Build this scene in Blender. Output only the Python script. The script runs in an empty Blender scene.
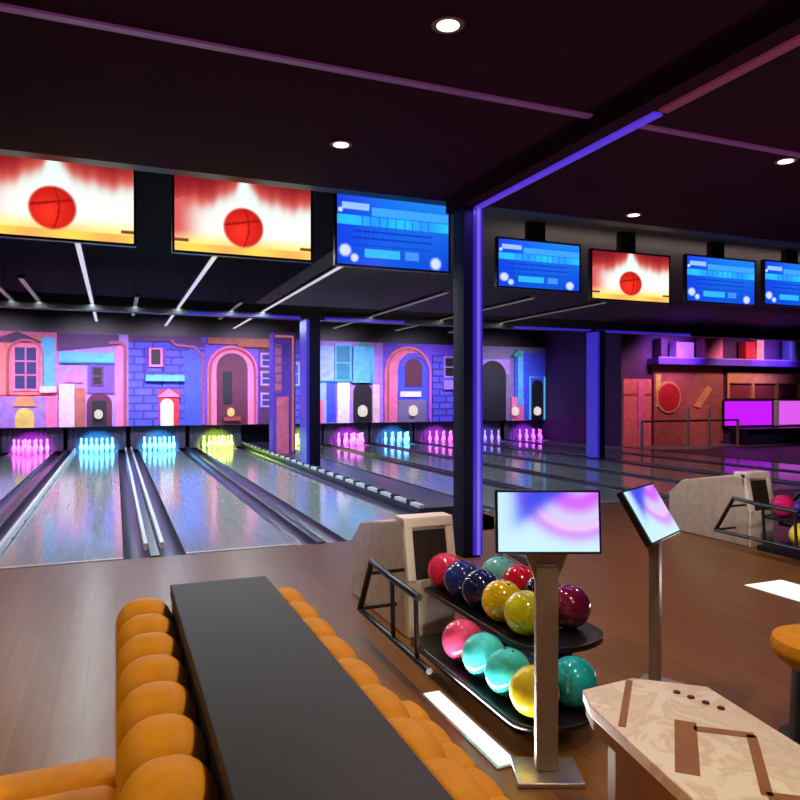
import bpy, bmesh, math, random
from math import pi, sin, cos, sqrt, exp
random.seed(7)
SC = bpy.context.scene
COL = SC.collection

# ------------------------------------------------------------------ materials
def lin(c):
    return tuple((x/12.92 if x <= .04045 else ((x+.055)/1.055)**2.4) for x in (v/255 for v in c))

def mat(name, rgb, rough=.5, metal=0., var=.12, scale=12., coat=0., spec=.5, bump=0.):
    m = bpy.data.materials.new(name); m.use_nodes = True
    nt = m.node_tree; b = nt.nodes['Principled BSDF']
    c = lin(rgb)
    if var:
        tc = nt.nodes.new('ShaderNodeTexCoord')
        n = nt.nodes.new('ShaderNodeTexNoise'); n.inputs['Scale'].default_value = scale; n.inputs['Detail'].default_value = 3
        r = nt.nodes.new('ShaderNodeValToRGB')
        r.color_ramp.elements[0].position = .3; r.color_ramp.elements[1].position = .7
        r.color_ramp.elements[0].color = (*[x*(1-var) for x in c], 1)
        r.color_ramp.elements[1].color = (*[min(1, x*(1+var)) for x in c], 1)
        nt.links.new(tc.outputs['Object'], n.inputs['Vector']); nt.links.new(n.outputs['Fac'], r.inputs['Fac'])
        nt.links.new(r.outputs['Color'], b.inputs['Base Color'])
        if bump:
            bp = nt.nodes.new('ShaderNodeBump'); bp.inputs['Strength'].default_value = bump
            nt.links.new(n.outputs['Fac'], bp.inputs['Height']); nt.links.new(bp.outputs['Normal'], b.inputs['Normal'])
    else:
        b.inputs['Base Color'].default_value = (*c, 1)
    b.inputs['Roughness'].default_value = rough; b.inputs['Metallic'].default_value = metal
    b.inputs['Coat Weight'].default_value = coat; b.inputs['Specular IOR Level'].default_value = spec
    return m

def emit(name, rgb, strength=1.):
    m = bpy.data.materials.new(name); m.use_nodes = True
    nt = m.node_tree; b = nt.nodes['Principled BSDF']
    b.inputs['Base Color'].default_value = (.02, .02, .02, 1)
    b.inputs['Emission Color'].default_value = (*lin(rgb), 1); b.inputs['Emission Strength'].default_value = strength
    b.inputs['Roughness'].default_value = .3
    return m

def picture_mat(name, strength=1.):
    """a lit display: the picture is stored per corner on the screen mesh"""
    m = bpy.data.materials.new(name); m.use_nodes = True
    nt = m.node_tree; b = nt.nodes['Principled BSDF']
    a = nt.nodes.new('ShaderNodeVertexColor'); a.layer_name = 'picture'
    b.inputs['Base Color'].default_value = (.01, .01, .01, 1); b.inputs['Roughness'].default_value = .25
    nt.links.new(a.outputs['Color'], b.inputs['Emission Color']); b.inputs['Emission Strength'].default_value = strength
    return m

def plank_mat(name, a, b_, rough, sx, sy, bump=.03, coat=.0, spec=.5):
    m = bpy.data.materials.new(name); m.use_nodes = True
    nt = m.node_tree; b = nt.nodes['Principled BSDF']
    tc = nt.nodes.new('ShaderNodeTexCoord'); mp = nt.nodes.new('ShaderNodeMapping')
    mp.inputs['Rotation'].default_value = (0, 0, pi/2)
    br = nt.nodes.new('ShaderNodeTexBrick')
    br.inputs['Scale'].default_value = 1.; br.inputs['Brick Width'].default_value = sy; br.inputs['Row Height'].default_value = sx
    br.inputs['Mortar Size'].default_value = .0025; br.inputs['Mortar Smooth'].default_value = .3
    br.inputs['Color1'].default_value = (*lin(a), 1); br.inputs['Color2'].default_value = (*lin(b_), 1)
    br.inputs['Mortar'].default_value = (*[x*.55 for x in lin(a)], 1)
    n = nt.nodes.new('ShaderNodeTexNoise'); n.inputs['Scale'].default_value = 3.; n.inputs['Detail'].default_value = 5
    mp2 = nt.nodes.new('ShaderNodeMapping'); mp2.inputs['Scale'].default_value = (9, .7, 1)
    nt.links.new(tc.outputs['Object'], mp2.inputs['Vector']); nt.links.new(mp2.outputs['Vector'], n.inputs['Vector'])
    mx = nt.nodes.new('ShaderNodeMix'); mx.data_type = 'RGBA'; mx.blend_type = 'OVERLAY'; mx.inputs['Factor'].default_value = .35
    nt.links.new(tc.outputs['Object'], mp.inputs['Vector']); nt.links.new(mp.outputs['Vector'], br.inputs['Vector'])
    nt.links.new(br.outputs['Color'], mx.inputs['A']); nt.links.new(n.outputs['Fac'], mx.inputs['B'])
    nt.links.new(mx.outputs['Result'], b.inputs['Base Color'])
    b.inputs['Roughness'].default_value = rough; b.inputs['Coat Weight'].default_value = coat; b.inputs['Coat Roughness'].default_value = .08
    b.inputs['Specular IOR Level'].default_value = spec
    if bump:
        bp = nt.nodes.new('ShaderNodeBump'); bp.inputs['Strength'].default_value = bump
        nt.links.new(br.outputs['Fac'], bp.inputs['Height']); nt.links.new(bp.outputs['Normal'], b.inputs['Normal'])
    return m

def marble_mat(name):
    m = bpy.data.materials.new(name); m.use_nodes = True
    nt = m.node_tree; b = nt.nodes['Principled BSDF']
    tc = nt.nodes.new('ShaderNodeTexCoord')
    n = nt.nodes.new('ShaderNodeTexNoise'); n.inputs['Scale'].default_value = 7; n.inputs['Detail'].default_value = 8; n.inputs['Distortion'].default_value = 1.6
    r = nt.nodes.new('ShaderNodeValToRGB'); e = r.color_ramp.elements
    e[0].position = .42; e[0].color = (*lin((228, 212, 190)), 1)
    e[1].position = .56; e[1].color = (*lin((235, 224, 205)), 1)
    k = e.new(.49); k.color = (*lin((216, 198, 174)), 1)
    nt.links.new(tc.outputs['Object'], n.inputs['Vector']); nt.links.new(n.outputs['Fac'], r.inputs['Fac'])
    nt.links.new(r.outputs['Color'], b.inputs['Base Color']); b.inputs['Roughness'].default_value = .3
    return m

def brick_mat(name, a, b_, mort):
    m = bpy.data.materials.new(name); m.use_nodes = True
    nt = m.node_tree; b = nt.nodes['Principled BSDF']
    tc = nt.nodes.new('ShaderNodeTexCoord'); mp = nt.nodes.new('ShaderNodeMapping'); mp.inputs['Rotation'].default_value = (-pi/2, 0, 0)
    br = nt.nodes.new('ShaderNodeTexBrick'); br.inputs['Scale'].default_value = 1; br.inputs['Brick Width'].default_value = .5; br.inputs['Row Height'].default_value = .22
    br.inputs['Mortar Size'].default_value = .03
    br.inputs['Color1'].default_value = (*lin(a), 1); br.inputs['Color2'].default_value = (*lin(b_), 1); br.inputs['Mortar'].default_value = (*lin(mort), 1)
    nt.links.new(tc.outputs['Object'], mp.inputs['Vector']); nt.links.new(mp.outputs['Vector'], br.inputs['Vector'])
    nt.links.new(br.outputs['Color'], b.inputs['Base Color']); b.inputs['Roughness'].default_value = .7
    return m

M = {}
M['approach'] = plank_mat('approach_wood', (126, 82, 42), (116, 75, 37), .3, .14, 1.4, .0, 0., .22)
M['barfloor'] = plank_mat('bar_floor_wood', (126, 112, 108), (112, 98, 94), .45, .2, 1.6, .02)
M['lane'] = plank_mat('lane_boards', (158, 172, 168), (146, 160, 158), .12, .027, 5., .0)
M['subfloor'] = mat('dark_subfloor', (22, 22, 30), .5)
M['gutter'] = mat('gutter_plastic', (50, 48, 66), .3)
M['cap'] = mat('divider_cap', (62, 60, 84), .3)
M['rail'] = mat('pale_rail_metal', (240, 240, 248), .35, .0, var=.05)
M['foul'] = mat('foul_line_paint', (205, 190, 185), .3)
M['ceiling'] = mat('maroon_ceiling', (44, 5, 30), .85, scale=2, spec=.1)
M['ceiling_lit_grey'] = mat('lit_grey_ceiling', (84, 76, 72), .8, scale=3)  # right lane ceiling: its lit look is put into a lighter paint
M['ceiling_dark'] = mat('lane_ceiling', (10, 8, 11), .85, scale=3, spec=.1)
M['wall'] = mat('purple_wall', (52, 30, 60), .7, scale=2)
M['black'] = mat('black_paint', (12, 11, 14), .45)
M['blackplastic'] = mat('black_plastic', (16, 15, 18), .32)
M['column'] = mat('navy_column', (15, 10, 48), .6, spec=.2)
M['orange'] = mat('mustard_upholstery', (212, 140, 6), .6, var=.08, scale=25, bump=.03, spec=.25)
M['shelf'] = mat('black_laminate', (27, 24, 22), .55, var=.1, scale=40)
M['plinth'] = mat('plinth_black', (20, 17, 16), .5)
M['hood'] = mat('hood_white', (206, 186, 164), .25)
M['hoodframe'] = mat('hood_frame_cream', (246, 238, 224), .35, var=.04)
M['hooddark'] = mat('hood_mouth', (40, 34, 26), .6)
M['metal'] = mat('brushed_grey_metal', (150, 130, 118), .4, .3)
M['steel'] = mat('steel_pale', (176, 168, 164), .3, .7)
M['marble'] = marble_mat('cream_marble')
M['wood'] = mat('brown_wood', (136, 92, 44), .6, var=.2, scale=8)
M['inlay'] = mat('wood_inlay', (146, 98, 56), .4, var=.15, scale=14)
M['darkred'] = mat('dark_red_stud', (92, 30, 34), .4)
M['pin'] = mat('pin_white', (236, 234, 230), .25, var=.02)
M['pinstripe'] = mat('pin_red', (190, 30, 36), .3)
M['curtain'] = mat('pit_curtain_cloth', (58, 54, 78), .8)
M['pit'] = mat('pit_navy', (26, 22, 70), .6)
M['lens'] = emit('downlight_lens', (255, 226, 200), 3.5)
M['lensring'] = mat('downlight_ring', (110, 60, 66), .4)
M['violet'] = emit('violet_led', (88, 50, 216), .85)
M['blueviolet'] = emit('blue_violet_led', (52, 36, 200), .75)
M['core'] = emit('violet_core', (120, 88, 226), 1.)
M['rose'] = emit('dim_rose_led', (112, 34, 66), .6)
M['mauve'] = emit('dim_mauve_led', (92, 40, 84), .7)
M['whitelamp'] = emit('white_linear_lamp', (216, 206, 216), .9)
M['dimlamp'] = emit('dim_linear_lamp', (120, 118, 104), .5)
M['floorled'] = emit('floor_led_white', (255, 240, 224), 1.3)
M['picture'] = picture_mat('display_picture', 1.15)
M['magenta'] = emit('magenta_screen', (196, 20, 255), 1.1)
M['pinkscreen'] = emit('pink_screen', (226, 92, 244), 1.0)
PAINT = dict(pink=(240, 120, 170), lavender=(170, 130, 220), blue=(60, 80, 230), violet=(110, 70, 220), cyan=(90, 180, 235), teal=(40, 130, 160),
             salmon=(238, 124, 122), red=(200, 40, 50), cream=(235, 200, 210), brown=(150, 60, 70), maroon=(90, 24, 60), night=(12, 7, 24), navy=(40, 44, 110),
             orange=(226, 156, 100), white=(235, 230, 245), green=(60, 160, 130), grey=(120, 110, 150), plum=(80, 40, 96), yellow=(230, 210, 100), ice=(150, 180, 240), rust=(176, 96, 84))
for k, v in PAINT.items(): M['p_'+k] = mat('mural_paint_'+k, v, .6, var=.16, scale=6)
M['p_brickblue'] = brick_mat('mural_bricks_blue', (70, 80, 220), (96, 90, 232), (60, 50, 150))
M['p_brickpink'] = brick_mat('mural_bricks_pink', (220, 120, 170), (200, 110, 190), (150, 90, 160))
NEON = dict(n_pink=((255, 120, 170), .55), n_cyan=((90, 200, 255), .75), n_orange=((255, 140, 100), .5), n_violet=((150, 90, 255), .7), n_white=((240, 225, 220), .9), n_yellow=((255, 215, 140), .9))
for k, (v, s_) in NEON.items(): M[k] = emit('neon_'+k[2:], v, s_)

# ------------------------------------------------------------------ mesh helpers
class MB:
    def __init__(s): s.v = []; s.f = []
    def add(s, vs, fs):
        o = len(s.v); s.v += [tuple(p) for p in vs]; s.f += [tuple(o+i for i in q) for q in fs]; return s
    def box(s, x0, x1, y0, y1, z0, z1):
        return s.add([(x0,y0,z0),(x1,y0,z0),(x1,y1,z0),(x0,y1,z0),(x0,y0,z1),(x1,y0,z1),(x1,y1,z1),(x0,y1,z1)],
                     [(3,2,1,0),(4,5,6,7),(0,1,5,4),(1,2,6,5),(2,3,7,6),(3,0,4,7)])
    def prism(s, poly, z0, z1):
        n = len(poly)
        return s.add([(x,y,z0) for x,y in poly]+[(x,y,z1) for x,y in poly],
                     [tuple(range(n-1,-1,-1)), tuple(range(n,2*n))]+[(i,(i+1)%n,n+(i+1)%n,n+i) for i in range(n)])
    def prism_y(s, poly, y0, y1):           # polygon in XZ, front at y0
        n = len(poly)
        return s.add([(x,y0,z) for x,z in poly]+[(x,y1,z) for x,z in poly],
                     [tuple(range(n)), tuple(range(2*n-1,n-1,-1))]+[((i+1)%n,i,n+i,n+(i+1)%n) for i in range(n)])
    def prism_x(s, poly, x0, x1):           # polygon in YZ
        n = len(poly)
        return s.add([(x0,y,z) for y,z in poly]+[(x1,y,z) for y,z in poly],
                     [tuple(range(n-1,-1,-1)), tuple(range(n,2*n))]+[(i,(i+1)%n,n+(i+1)%n,n+i) for i in range(n)])
    def lathe(s, prof, cx=0, cy=0, cz=0, n=20):
        vs = []; fs = []
        for r, z in prof:
            for i in range(n):
                a = 2*pi*i/n; vs.append((cx+r*cos(a), cy+r*sin(a), cz+z))
        for j in range(len(prof)-1):
            for i in range(n):
                k = (i+1)%n; fs.append((j*n+i, j*n+k, (j+1)*n+k, (j+1)*n+i))
        fs.append(tuple(range(n-1,-1,-1))); fs.append(tuple((len(prof)-1)*n+i for i in range(n)))
        return s.add(vs, fs)
    def tube(s, pts, r, n=10, closed=False):
        from mathutils import Vector
        P = [Vector(p) for p in pts]; m = len(P); vs = []; fs = []
        up = None
        for i, p in enumerate(P):
            if closed: t = (P[(i+1)%m]-P[i-1]).normalized()
            elif i == 0: t = (P[1]-P[0]).normalized()
            elif i == m-1: t = (P[-1]-P[-2]).normalized()
            else: t = ((P[i+1]-p).normalized()+(p-P[i-1]).normalized()).normalized()
            if up is None:
                up = Vector((0,0,1)) if abs(t.z) < .9 else Vector((1,0,0))
            a = (up - t*up.dot(t)).normalized(); up = a
            b = t.cross(a)
            for k in range(n):
                q = 2*pi*k/n; vs.append(p + a*(r*cos(q)) + b*(r*sin(q)))
        for i in range(m if closed else m-1):
            j = (i+1) % m
            for k in range(n):
                l = (k+1)%n; fs.append((i*n+k, j*n+k, j*n+l, i*n+l))
        if not closed:
            fs.append(tuple(range(n))); fs.append(tuple((m-1)*n+k for k in range(n-1,-1,-1)))
        return s.add(vs, fs)
    def sphere(s, c, r, nu=32, nv=20):
        prof = [(max(1e-4, r*sin(pi*j/nv)), -r*cos(pi*j/nv)) for j in range(nv+1)]
        return s.lathe(prof, *c, n=nu)
    def build(s, name, m, parent=None, bevel=0., smooth=False, loc=None):
        me = bpy.data.meshes.new(name); me.from_pydata(s.v, [], s.f)
        bm = bmesh.new(); bm.from_mesh(me)
        bmesh.ops.recalc_face_normals(bm, faces=bm.faces)
        if bevel:
            ed = [e for e in bm.edges if len(e.link_faces) == 2 and e.calc_face_angle(0) > .6]
            bmesh.ops.bevel(bm, geom=ed, offset=bevel, segments=3, affect='EDGES', profile=.6, clamp_overlap=True)
        for f in bm.faces: f.smooth = smooth or bool(bevel)
        bm.to_mesh(me); bm.free()
        if smooth or bevel:
            me.set_sharp_from_angle(angle=.75)
        me.materials.append(M[m] if isinstance(m, str) else m)
        o = bpy.data.objects.new(name, me); COL.objects.link(o)
        if parent: o.parent = parent
        if loc: o.location = loc
        return o

def tag(o, label=None, cat=None, group=None, kind=None):
    if label: o['label'] = label
    if cat: o['category'] = cat
    if group: o['group'] = group
    if kind: o['kind'] = kind
    return o
def thing(name, label, cat, loc=(0,0,0), rz=0, group=None):
    o = bpy.data.objects.new(name, None); o.empty_display_size = .1; COL.objects.link(o)
    o.location = loc; o.rotation_euler = (0,0,rz); return tag(o, label, cat, group)
def struct(o): o['kind'] = 'structure'; return o
def copy_tree(o, parent=None):
    c = o.copy(); COL.objects.link(c)
    if parent: c.parent = parent
    for ch in [x for x in bpy.data.objects if x.parent == o]: copy_tree(ch, c)
    return c

def display(name, w, h, fn, parent, nx=72, ny=42, loc=(0,0,0), m='picture'):
    """a lit panel in the XZ plane facing -Y, its picture given by fn(u, v) with v upwards"""
    vs = []; fs = []; cols = []
    for j in range(ny+1):
        for i in range(nx+1):
            vs.append((-w/2+w*i/nx, 0, -h/2+h*j/ny)); cols.append(lin(tuple(max(0, min(255, c)) for c in fn(i/nx, j/ny))))
    for j in range(ny):
        for i in range(nx):
            a = j*(nx+1)+i; fs.append((a, a+1, a+nx+2, a+nx+1))
    me = bpy.data.meshes.new(name); me.from_pydata(vs, [], fs)
    ca = me.color_attributes.new('picture', 'FLOAT_COLOR', 'POINT')
    for i, c in enumerate(cols): ca.data[i].color = (*c, 1)
    me.materials.append(M[m]); o = bpy.data.objects.new(name, me); COL.objects.link(o)
    o.parent = parent; o.location = loc
    return o

def light(kind, loc, energy, color, size=.3, target=None, spot=None, size_y=None, blend=.6):
    l = bpy.data.lights.new('lamp', kind); l.energy = energy; l.color = color
    if kind == 'AREA':
        l.size = size
        if size_y: l.shape = 'RECTANGLE'; l.size_y = size_y
    else: l.shadow_soft_size = size
    if spot: l.spot_size = spot; l.spot_blend = blend
    o = bpy.data.objects.new('lamp', l); COL.objects.link(o); o.location = loc
    from mathutils import Vector
    d = (Vector(target) - Vector(loc)) if target else Vector((0,0,-1))
    o.rotation_euler = d.to_track_quat('-Z', 'Y').to_euler()
    return o

# ------------------------------------------------------------------ camera
TH = math.atan(285/696)
cam = bpy.data.cameras.new('camera'); cam.sensor_width = 36; cam.lens = 36*696/800
co = bpy.data.objects.new('camera', cam); COL.objects.link(co)
co.location = (0, 0, 1.5); co.rotation_euler = (pi/2 - math.radians(.25), 0, -TH); cam.clip_start = .05
SC.camera = co

# ------------------------------------------------------------------ the room
YF, YR = 6.9, 8.0                       # foul line left of the column, right of it
LY1 = 22.3                              # end of the lanes
XL, XR, YB, YE = -5.2, 26., -4.5, 23.2
GAPX = 3.54
b = MB(); b.prism([(XL,YB),(XR,YB),(XR,YR),(GAPX,YR),(GAPX,YF),(XL,YF)], -.12, 0)
struct(b.build('floor', 'approach'))
struct(MB().box(14.2, XR, YR, 17, -.12, 0).build('floor_bar', 'barfloor'))
b = MB(); b.box(XL, GAPX, YF, YE, -.2, -.12); b.box(GAPX, 14.2, YR, YE, -.2, -.12); struct(b.build('floor_lanes', 'subfloor'))
struct(MB().box(XL, XR, YB, 6.1, 3.4, 3.55).build('ceiling', 'ceiling'))
b = MB(); b.box(XL, XR, 6.1, 6.25, 3.4, 4.0); struct(b.build('trim_1', 'black'))
struct(MB().box(XL, GAPX-.3, 6.25, YE, 3.85, 4.0).build('ceiling_lanes', 'ceiling_dark'))
struct(MB().box(GAPX-.3, XR, 6.25, YE, 3.85, 4.0).build('ceiling_right', 'ceiling_lit_grey'))
struct(MB().box(XL-.15, XL, YB, YE, -.2, 4).build('wall_left', 'wall'))
struct(MB().box(XR, XR+.15, YB, YE, -.2, 4).build('wall_right', 'wall'))
struct(MB().box(XL, XR, YB-.15, YB, -.2, 4).build('wall_rear', 'wall'))
struct(MB().box(XL, XR, YE, YE+.15, -.2, 4).build('wall_back', 'pit'))
struct(MB().box(14.2, XR, 17, 17.2, -.12, 3.85).build('wall_bar', 'p_plum'))
struct(MB().box(14.2, 14.4, 17.2, YE, -.12, 3.85).build('wall_partition', 'p_plum'))
struct(MB().box(XL, 14.2, 21.0, 21.15, 3.25, 3.85).build('wall_bulkhead', 'black'))
# pinsetter bay behind the masks
struct(MB().box(XL, 14.2, 22.35, 22.5, -.12, 1.2).build('wall_pit', 'pit'))
# beams
struct(MB().box(2.98, 3.2, YB, 6.1, 3.28, 3.4).build('trim_2', 'ceiling'))
struct(MB().box(XL, XR, 14.2, 14.45, 3.12, 3.4).build('trim_3', 'black'))

# ------------------------------------------------------------------ lanes
PITCH = 1.615
left_c = [-2.07, -.46, 1.155, 2.77]
right_c = [5.28, 6.84, 8.40, 9.96, 11.76, 13.40]
LAB = ['bowling lane at the far left, ending in the magenta-lit pins', 'bowling lane left of the paired white rails, ending in cyan-lit pins',
       'bowling lane right of the paired white rails, ending in cyan-lit pins', 'bowling lane whose pins glow lime green',
       'bowling lane just right of the pink mural pillar', 'second bowling lane right of the pink mural pillar, magenta pins',
       'third bowling lane right of the pink mural pillar, blue pins', 'fourth bowling lane right of the pink mural pillar, magenta pins',
       'fifth bowling lane right of the pink mural pillar, behind the violet column', 'bowling lane farthest right, beside the bar floor']
for i, x in enumerate(left_c+right_c):
    y0 = YF if i < 4 else YR
    t = thing('bowling_lane', LAB[i], 'bowling lane', (x, y0, 0), 0, 'bowling lanes')
    L = LY1-y0
    MB().box(-.53, .53, .0, L, -.12, .004).build('lane_bed', 'lane', t)
    MB().box(-.53, .53, .03, .075, .004, .006).build('foul_line', 'foul', t)
    a = MB()
    for k in range(7):
        ax = -.42+.14*k; ay = 3.9-abs(k-3)*.32
        a.prism([(ax-.02, ay), (ax+.02, ay), (ax, ay+.28)], .004, .0055)
    a.build('aiming_arrows', 'inlay', t)
    d = MB()
    for k in range(10):
        if k in (4, 5): continue
        d.lathe([(.012, .004), (.012, .0055)], -.42+.84*k/9, 2.0, 0, 10)
    d.build('guide_dots', 'inlay', t)
    for sx in (-1, 1):
        pr = [(sx*.53, -.005)] + [(sx*(.645+.115*cos(pi-q*pi/8)*1), -.005-.1*sin(q*pi/8)) for q in range(1, 8)] + [(sx*.76, -.005), (sx*.76, -.12), (sx*.53, -.12)]
        pr = [(p[0], p[1]) for p in pr]
        MB().prism_y(pr, .02, L).build('gutter', 'gutter', t, smooth=True)
# dividers between lanes
DL = [('lane divider with one pale rail, left of the second lane from the left', -1.265, YF, (.245,)),
      ('lane divider with two pale rails side by side', .347, YF, (-.075, .075)),
      ('dark purple lane divider left of the lane with lime pins', 1.962, YF, ())]
for lab, x, y0, rails in DL:
    t = thing('lane_divider', lab, 'lane divider', (x, y0, 0), 0, 'lane dividers')
    MB().box(-.043, .043, .0, LY1-y0, -.12, .015).build('divider_cap', 'cap', t, bevel=.008)
    for r in rails:
        MB().box(r-.018, r+.018, .25, LY1-y0-1.2, .015 if abs(r) < .1 else -.005, .085).build('rail', 'rail', t)
        br = MB()
        for k in range(12): br.box(r-.022, r+.022, .3+k*1.1, .36+k*1.1, -.0, .02)
        br.build('rail_bracket', 'black', t)
for i, (x, w) in enumerate([(6.06, .018), (7.62, .018), (9.18, .018), (10.86, .13), (12.58, .055)]):
    t = thing('lane_divider', 'dark flat lane divider, number %s to the right of the pink mural pillar' % ['one', 'two', 'three', 'four', 'five'][i], 'lane divider', (x, YR, 0), 0, 'lane dividers')
    MB().box(-w, w, 0, LY1-YR, -.12, .012).build('divider_cap', 'cap', t)
# wide raised divider in line with the columns
t = thing('raised_divider', 'wide raised divider with a pale metal edge rail running past the columns', 'lane divider', (3.95, YF, 0))
MB().box(-.41, .41, 1.1, LY1-YF, -.12, .1).build('deck', 'cap', t, bevel=.01)
MB().box(-.41, -.34, 1.1, LY1-YF, .1, .14).build('edge_rail', 'rail', t)
for k in range(26): MB().box(-.415, -.335, 1.4+k*.55, 1.52+k*.55, .1, .16).build('rail_clip', 'black', t)
MB().box(-.41, .43, .0, 1.095, -.12, .0).build('end_plate', 'approach', t)

# pins -----------------------------------------------------------------
prof = [(.026, 0), (.035, .02), (.048, .06), (.0605, .114), (.055, .165), (.038, .21), (.026, .245), (.0235, .262), (.026, .29), (.032, .33), (.031, .352), (.022, .373), (.008, .381)]
pin0 = None
PITCOL = [(1, .015, .95), (.02, .55, 1), (.02, .55, 1), (.56, 1, .0), (.6, 1, .04), (.9, .03, .9), (.04, .45, 1), (.8, .03, .9), (.2, .1, 1), (.6, .03, 1)]
PITNAME = ['magenta', 'cyan', 'cyan', 'lime green', 'pale lime', 'magenta', 'blue', 'magenta', 'blue', 'violet']
PLACE = ['at the far left', 'left of the paired white rails', 'right of the paired white rails', 'beside the pink mural pillar', 'seen between pillar and dark column',
         'just right of the dark column', 'middle of the bay right of the dark column', 'left of the violet-lit column', 'behind the violet-lit column', 'right of the violet-lit column']
for i, x in enumerate(left_c+right_c):
    g = 'pins lit %s, %s' % (PITNAME[i], PLACE[i])
    for row in range(4):
        for q in range(row+1):
            px, py = x + (q-row/2)*.26, 20.1+row*.23
            if pin0 is None: pin0 = o = MB().lathe(prof, n=14).build('bowling_pin', 'pin', smooth=True)
            else: o = pin0.copy(); COL.objects.link(o)
            o.location = (px, py, .004)
            tag(o, 'white bowling pin lit %s, %s' % (PITNAME[i], PLACE[i]), 'bowling pin', g)
    en = [46, 60, 60, 62, 50, 46, 46, 40, 20, 36][i]
    light('SPOT', (x, 14.6, 3.2), en*330, PITCOL[i], .05, target=(x, 20.6, .2), spot=.18, blend=.5)
    c = MB(); n = 24                          # hanging curtain behind the pins, in soft folds
    for q in range(n):
        xa, xb = x-.75+1.5*q/n, x-.75+1.5*(q+1)/n
        ya, yb = 21.22+.015*cos(q*pi), 21.22+.015*cos((q+1)*pi)
        c.add([(xa, ya, .01), (xb, yb, .01), (xb, yb, .66), (xa, ya, .66), (xa, ya+.01, .01), (xb, yb+.01, .01), (xb, yb+.01, .66), (xa, ya+.01, .66)], [(0, 1, 2, 3), (7, 6, 5, 4), (0, 4, 5, 1), (3, 2, 6, 7), (1, 5, 6, 2), (0, 3, 7, 4)])
    tag(c.build('pit_curtain', 'curtain'), 'pit curtain behind pins lit %s, %s' % (PITNAME[i], PLACE[i]), 'curtain', 'pit curtains')

# ------------------------------------------------------------------ mural masks above the pins
MY = 21.0
def house_rect(mb, x0, x1, z0, z1, y, d=.05): mb.box(x0, x1, y-d, y, z0, z1); return mb
def arch_poly(x0, x1, z0, z1, n=12):
    r = (x1-x0)/2; c = (x0+x1)/2; zc = z1-r
    return [(x0, z0), (x1, z0)] + [(c+r*cos(pi*k/n), zc+r*sin(pi*k/n)) for k in range(n+1)]
def neon(name, pts, m, parent, r=.03): return MB().tube(pts, r, 8).build(name, m, parent)
def panel(label, x0, x1, base):
    t = thing('mural_panel', label, 'mural', (0, MY, 0), 0, 'mural panels over the pins')
    MB().box(x0, x1, 0, .1, .68, 3.25).build('backboard', base, t)
    return t
def rect(t, name, x0, x1, z0, z1, m, d=.05): return MB().box(x0, x1, -d, .0, z0, z1).build(name, m, t)
def arch(t, name, x0, x1, z0, z1, m, d=.05): return MB().prism_y(arch_poly(x0, x1, z0, z1), -d, 0).build(name, m, t)
def poly(t, name, pts, m, d=.05): return MB().prism_y(pts, -d, 0).build(name, m, t)
def window(t, x0, x1, z0, z1, m, frame, nx=2, nz=2, d=.07):
    f = MB(); w = .06
    f.box(x0-w, x1+w, -d-.02, 0, z0-w, z0); f.box(x0-w, x1+w, -d-.02, 0, z1, z1+w); f.box(x0-w, x0, -d-.02, 0, z0, z1); f.box(x1, x1+w, -d-.02, 0, z0, z1)
    for k in range(1, nx): xx = x0+(x1-x0)*k/nx; f.box(xx-.02, xx+.02, -d-.01, -d+.01, z0, z1)
    for k in range(1, nz): zz = z0+(z1-z0)*k/nz; f.box(x0, x1, -d-.01, -d+.01, zz-.02, zz+.02)
    o = f.build('window', frame, t); MB().box(x0, x1, -d, 0, z0, z1).build('pane', m, o); return o
def wall_lamp(t, x, z, r=.1, m='n_white', y=-.12):
    o = MB().lathe([(r*.4, -r*1.1), (r*.9, -r*.7), (r, 0), (r*.9, r*.7), (r*.3, r*1.2)], x, y, z, 12).build('wall_lamp', m, t, smooth=True)
    MB().box(x-.02, x+.02, y, 0, z-.02, z+.02).build('lamp_arm', 'black', o)
def sarc(cx, cz, r, a0, a1, y, n=14): return [(cx+r*cos(a0+(a1-a0)*k/n), y, cz+r*sin(a0+(a1-a0)*k/n)) for k in range(n+1)]

Y_ = -.1
# 1: pink house with tall dark blue window, cyan turret
t = panel('mural of a pink house with a dark blue window and cyan turret, far left', -5.2, -1.45, 'p_pink')
rect(t, 'wall', -2.95, -1.75, 1.55, 3.15, 'p_salmon'); window(t, -2.45, -1.95, 1.72, 2.82, 'p_navy', 'p_pink', 2, 3)
rect(t, 'wall', -2.95, -1.75, .68, 1.5, 'p_lavender'); poly(t, 'door_canopy', [(-2.5, 1.25), (-1.95, 1.25), (-2.05, 1.5), (-2.4, 1.5)], 'p_orange', .1)
arch(t, 'doorway', -2.45, -2.0, .68, 1.2, 'p_yellow', .08)
rect(t, 'turret', -1.83, -1.5, 1.75, 3.1, 'p_cyan', .12); rect(t, 'turret_base', -1.86, -1.47, 1.62, 1.78, 'p_cream', .16)
poly(t, 'roof', [(-3.1, 2.95), (-2.4, 3.24), (-1.75, 2.95)], 'p_plum', .1)
neon('neon_outline', [(-2.62, Y_, 1.6), (-2.62, Y_, 2.6)]+sarc(-2.2, 2.6, .42, pi, 0, Y_)+[(-1.78, Y_, 1.6)], 'n_pink', t)
rect(t, 'wall', -4.2, -3.0, .68, 3.0, 'p_violet'); window(t, -3.9, -3.4, 1.6, 2.6, 'p_night', 'p_pink')
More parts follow.
